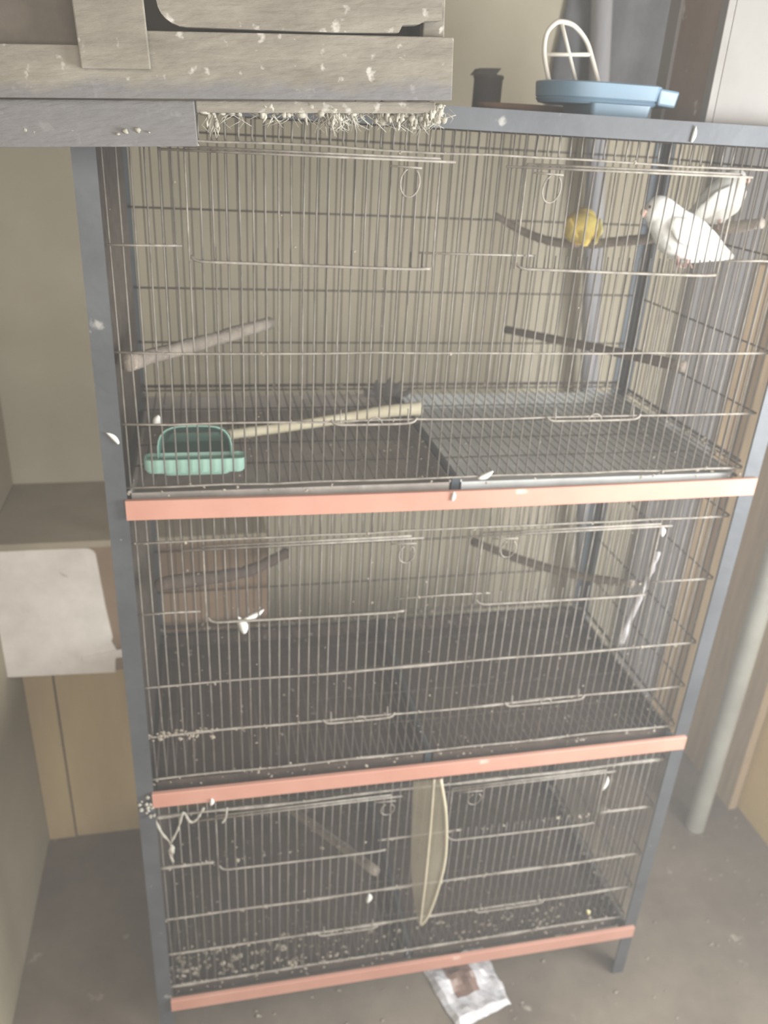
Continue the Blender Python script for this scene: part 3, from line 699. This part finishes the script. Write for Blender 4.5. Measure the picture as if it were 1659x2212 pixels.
for _ in range(60):
    x = random.random(); sp1.append((Vector((x, -0.0045, 0.166+random.choice((0.105, 0.206, 0.345))+random.gauss(-0.001, 0.003))), random.uniform(0.002, 0.0055)))
clumps('dust_fluff', sp1, M_fluff, 'grey dust fluff and seed husks caught on the cage wires', 'fluff')
sp2 = []
for s in TIERS:
    for _ in range(60): sp2.append((Vector((random.random(), D-0.006+random.uniform(-0.01, 0.003), s+0.012+random.uniform(0, 0.012))), random.uniform(0.0015, 0.004)))
    for _ in range(60): sp2.append((Vector((0.992+random.uniform(-0.012, 0.003), random.uniform(0.02, D), s+0.012+random.uniform(0, 0.010))), random.uniform(0.0015, 0.004)))
    for _ in range(120): sp2.append((Vector((random.random(), random.uniform(0.02, D-0.02), s+0.011)), random.uniform(0.0008, 0.0028)))
clumps('floor_husks', sp2, M_fluff, 'pale droppings and husks strewn over the cage floors', 'husks')
sp3 = []
for _ in range(260):
    x, y = random.uniform(0.1, 1.6), random.uniform(-0.3, 0.5)
    sp3.append((Vector((x, y, 0.001)), random.uniform(0.0015, 0.0055)))
clumps('floor_debris', sp3, M_fluff, 'pale crumbs and down scattered on the concrete floor', 'debris')
# straw and down hanging below the wooden cage
st = MB()
def strand(p, L_, r, sway=0.4):
    p = Vector(p); q = p+Vector((random.uniform(-sway, sway)*L_, random.uniform(-0.2, 0.2)*L_, -L_*0.5)); e = p+Vector((random.uniform(-sway, sway)*L_, 0, -L_))
    st.tube([p, q, e], [r, r*0.9, r*0.3], 5)
for _ in range(330):
    px_ = random.choice([random.uniform(480, 960), random.uniform(690, 780), random.uniform(830, 965), random.uniform(840, 950)])
    strand(at(px_, random.uniform(226, 250), -0.115), random.uniform(0.005, 0.020), random.uniform(0.0004, 0.0011), 0.9)
for px_, L_ in ((455, 0.026), (460, 0.020), (400, 0.014), (415, 0.012), (420, 0.016), (712, 0.022), (728, 0.020), (890, 0.022), (920, 0.022), (905, 0.018), (660, 0.014), (570, 0.012), (40, 0.012), (200, 0.012), (150, 0.010)):
    zz = 288 if px_ < 425 else 248
    strand(at(px_, zz-8, -0.118), L_, 0.0024, 0.3)
for _ in range(330):
    px_ = random.choice([random.uniform(430, 960), random.uniform(820, 960)]); lim = 262 if px_ > 800 else 248
    q = at(px_, random.uniform(226, lim), -0.112+random.uniform(-0.012, 0.006)); rr = random.uniform(0.0012, 0.0042)
    st.ball(q, (rr*random.uniform(0.6, 1.6), rr, rr*random.uniform(0.6, 1.5)), 6, 4, 0.35)
for _ in range(60):
    q = at(random.uniform(0, 430), random.uniform(280, 290), -0.13+random.uniform(0, 0.03)); rr = random.uniform(0.001, 0.003)
    st.ball(q, (rr*1.4, rr, rr), 6, 4, 0.35)
for px_, py_q, rr in ((395, 284, 0.006), (455, 262, 0.006), (462, 275, 0.005), (712, 258, 0.005), (728, 262, 0.006), (890, 272, 0.006), (920, 262, 0.007), (40, 284, 0.006), (205, 286, 0.005), (860, 262, 0.007), (940, 250, 0.008)):
    for q_ in range(9):
        st.ball(at(px_+random.uniform(-9, 9), py_q+random.uniform(-14, 12), -0.122+random.uniform(-0.004, 0.004)), (rr*random.uniform(0.15, 0.5), rr*0.3, rr*random.uniform(0.3, 0.8)), 6, 5, 0.4)
    for q_ in range(7): strand(at(px_+random.uniform(-8, 8), py_q-14+random.uniform(-6, 8), -0.122), random.uniform(0.008, 0.020), random.uniform(0.0005, 0.0012), 0.5)
tag(st.build('hanging_straw', M_straw, None, True), 'dry straw and down hanging below the weathered wooden cage', 'straw', None, 'stuff')
# cobweb strands under the left end of the middle strip
cw = MB()
for ctrl in ([(322, 1735), (332, 1765), (350, 1800), (368, 1822), (372, 1850)], [(368, 1822), (385, 1790), (396, 1755), (410, 1775), (425, 1770), (440, 1745)],
             [(490, 1745), (488, 1765), (480, 1778)], [(372, 1826), (366, 1840), (374, 1862)], [(305, 1740), (322, 1752), (330, 1762)]):
    pts = curve_pts([at(x, y, -0.016) for x, y in ctrl], 5); cw.tube(pts, [random.uniform(0.0014, 0.0030) for _ in pts], 6)
cw.ball(at(371, 1836, -0.016), (0.006, 0.004, 0.010), 8, 6, 0.3)
for _ in range(14): cw.ball(at(random.uniform(300, 335), random.uniform(1722, 1765), -0.026), random.uniform(0.002, 0.004), 6, 4, 0.3)
tag(cw.build('cobweb', M_straw, None, True), 'dusty cobweb hanging from the left end of the middle orange strip', 'cobweb', None, 'stuff')

# dark dried leaf clump at the back of the uppermost cage
lf = MB(); lb = Vector((0.47, 0.405, 1.2755))
for k, (dx, h, lean) in enumerate(((-0.030, 0.020, -0.012), (-0.014, 0.034, -0.004), (0.004, 0.040, 0.004), (0.020, 0.032, 0.012), (0.034, 0.018, 0.022))):
    b = lb+Vector((dx, 0.004*((k % 2)-0.5), 0))
    lf.loft([[b+Vector((lean*t*t-w_, 0, h*t)), b+Vector((lean*t*t, -0.003, h*t)), b+Vector((lean*t*t+w_, 0, h*t)), b+Vector((lean*t*t, 0.002, h*t))] for t, w_ in ((0, 0.009), (0.3, 0.013), (0.65, 0.009), (1, 0.001))])
tag(lf.build('dried_leaf', M_tin, None), 'dark dried leaf clump at the back of the uppermost cage floor', 'leaf')
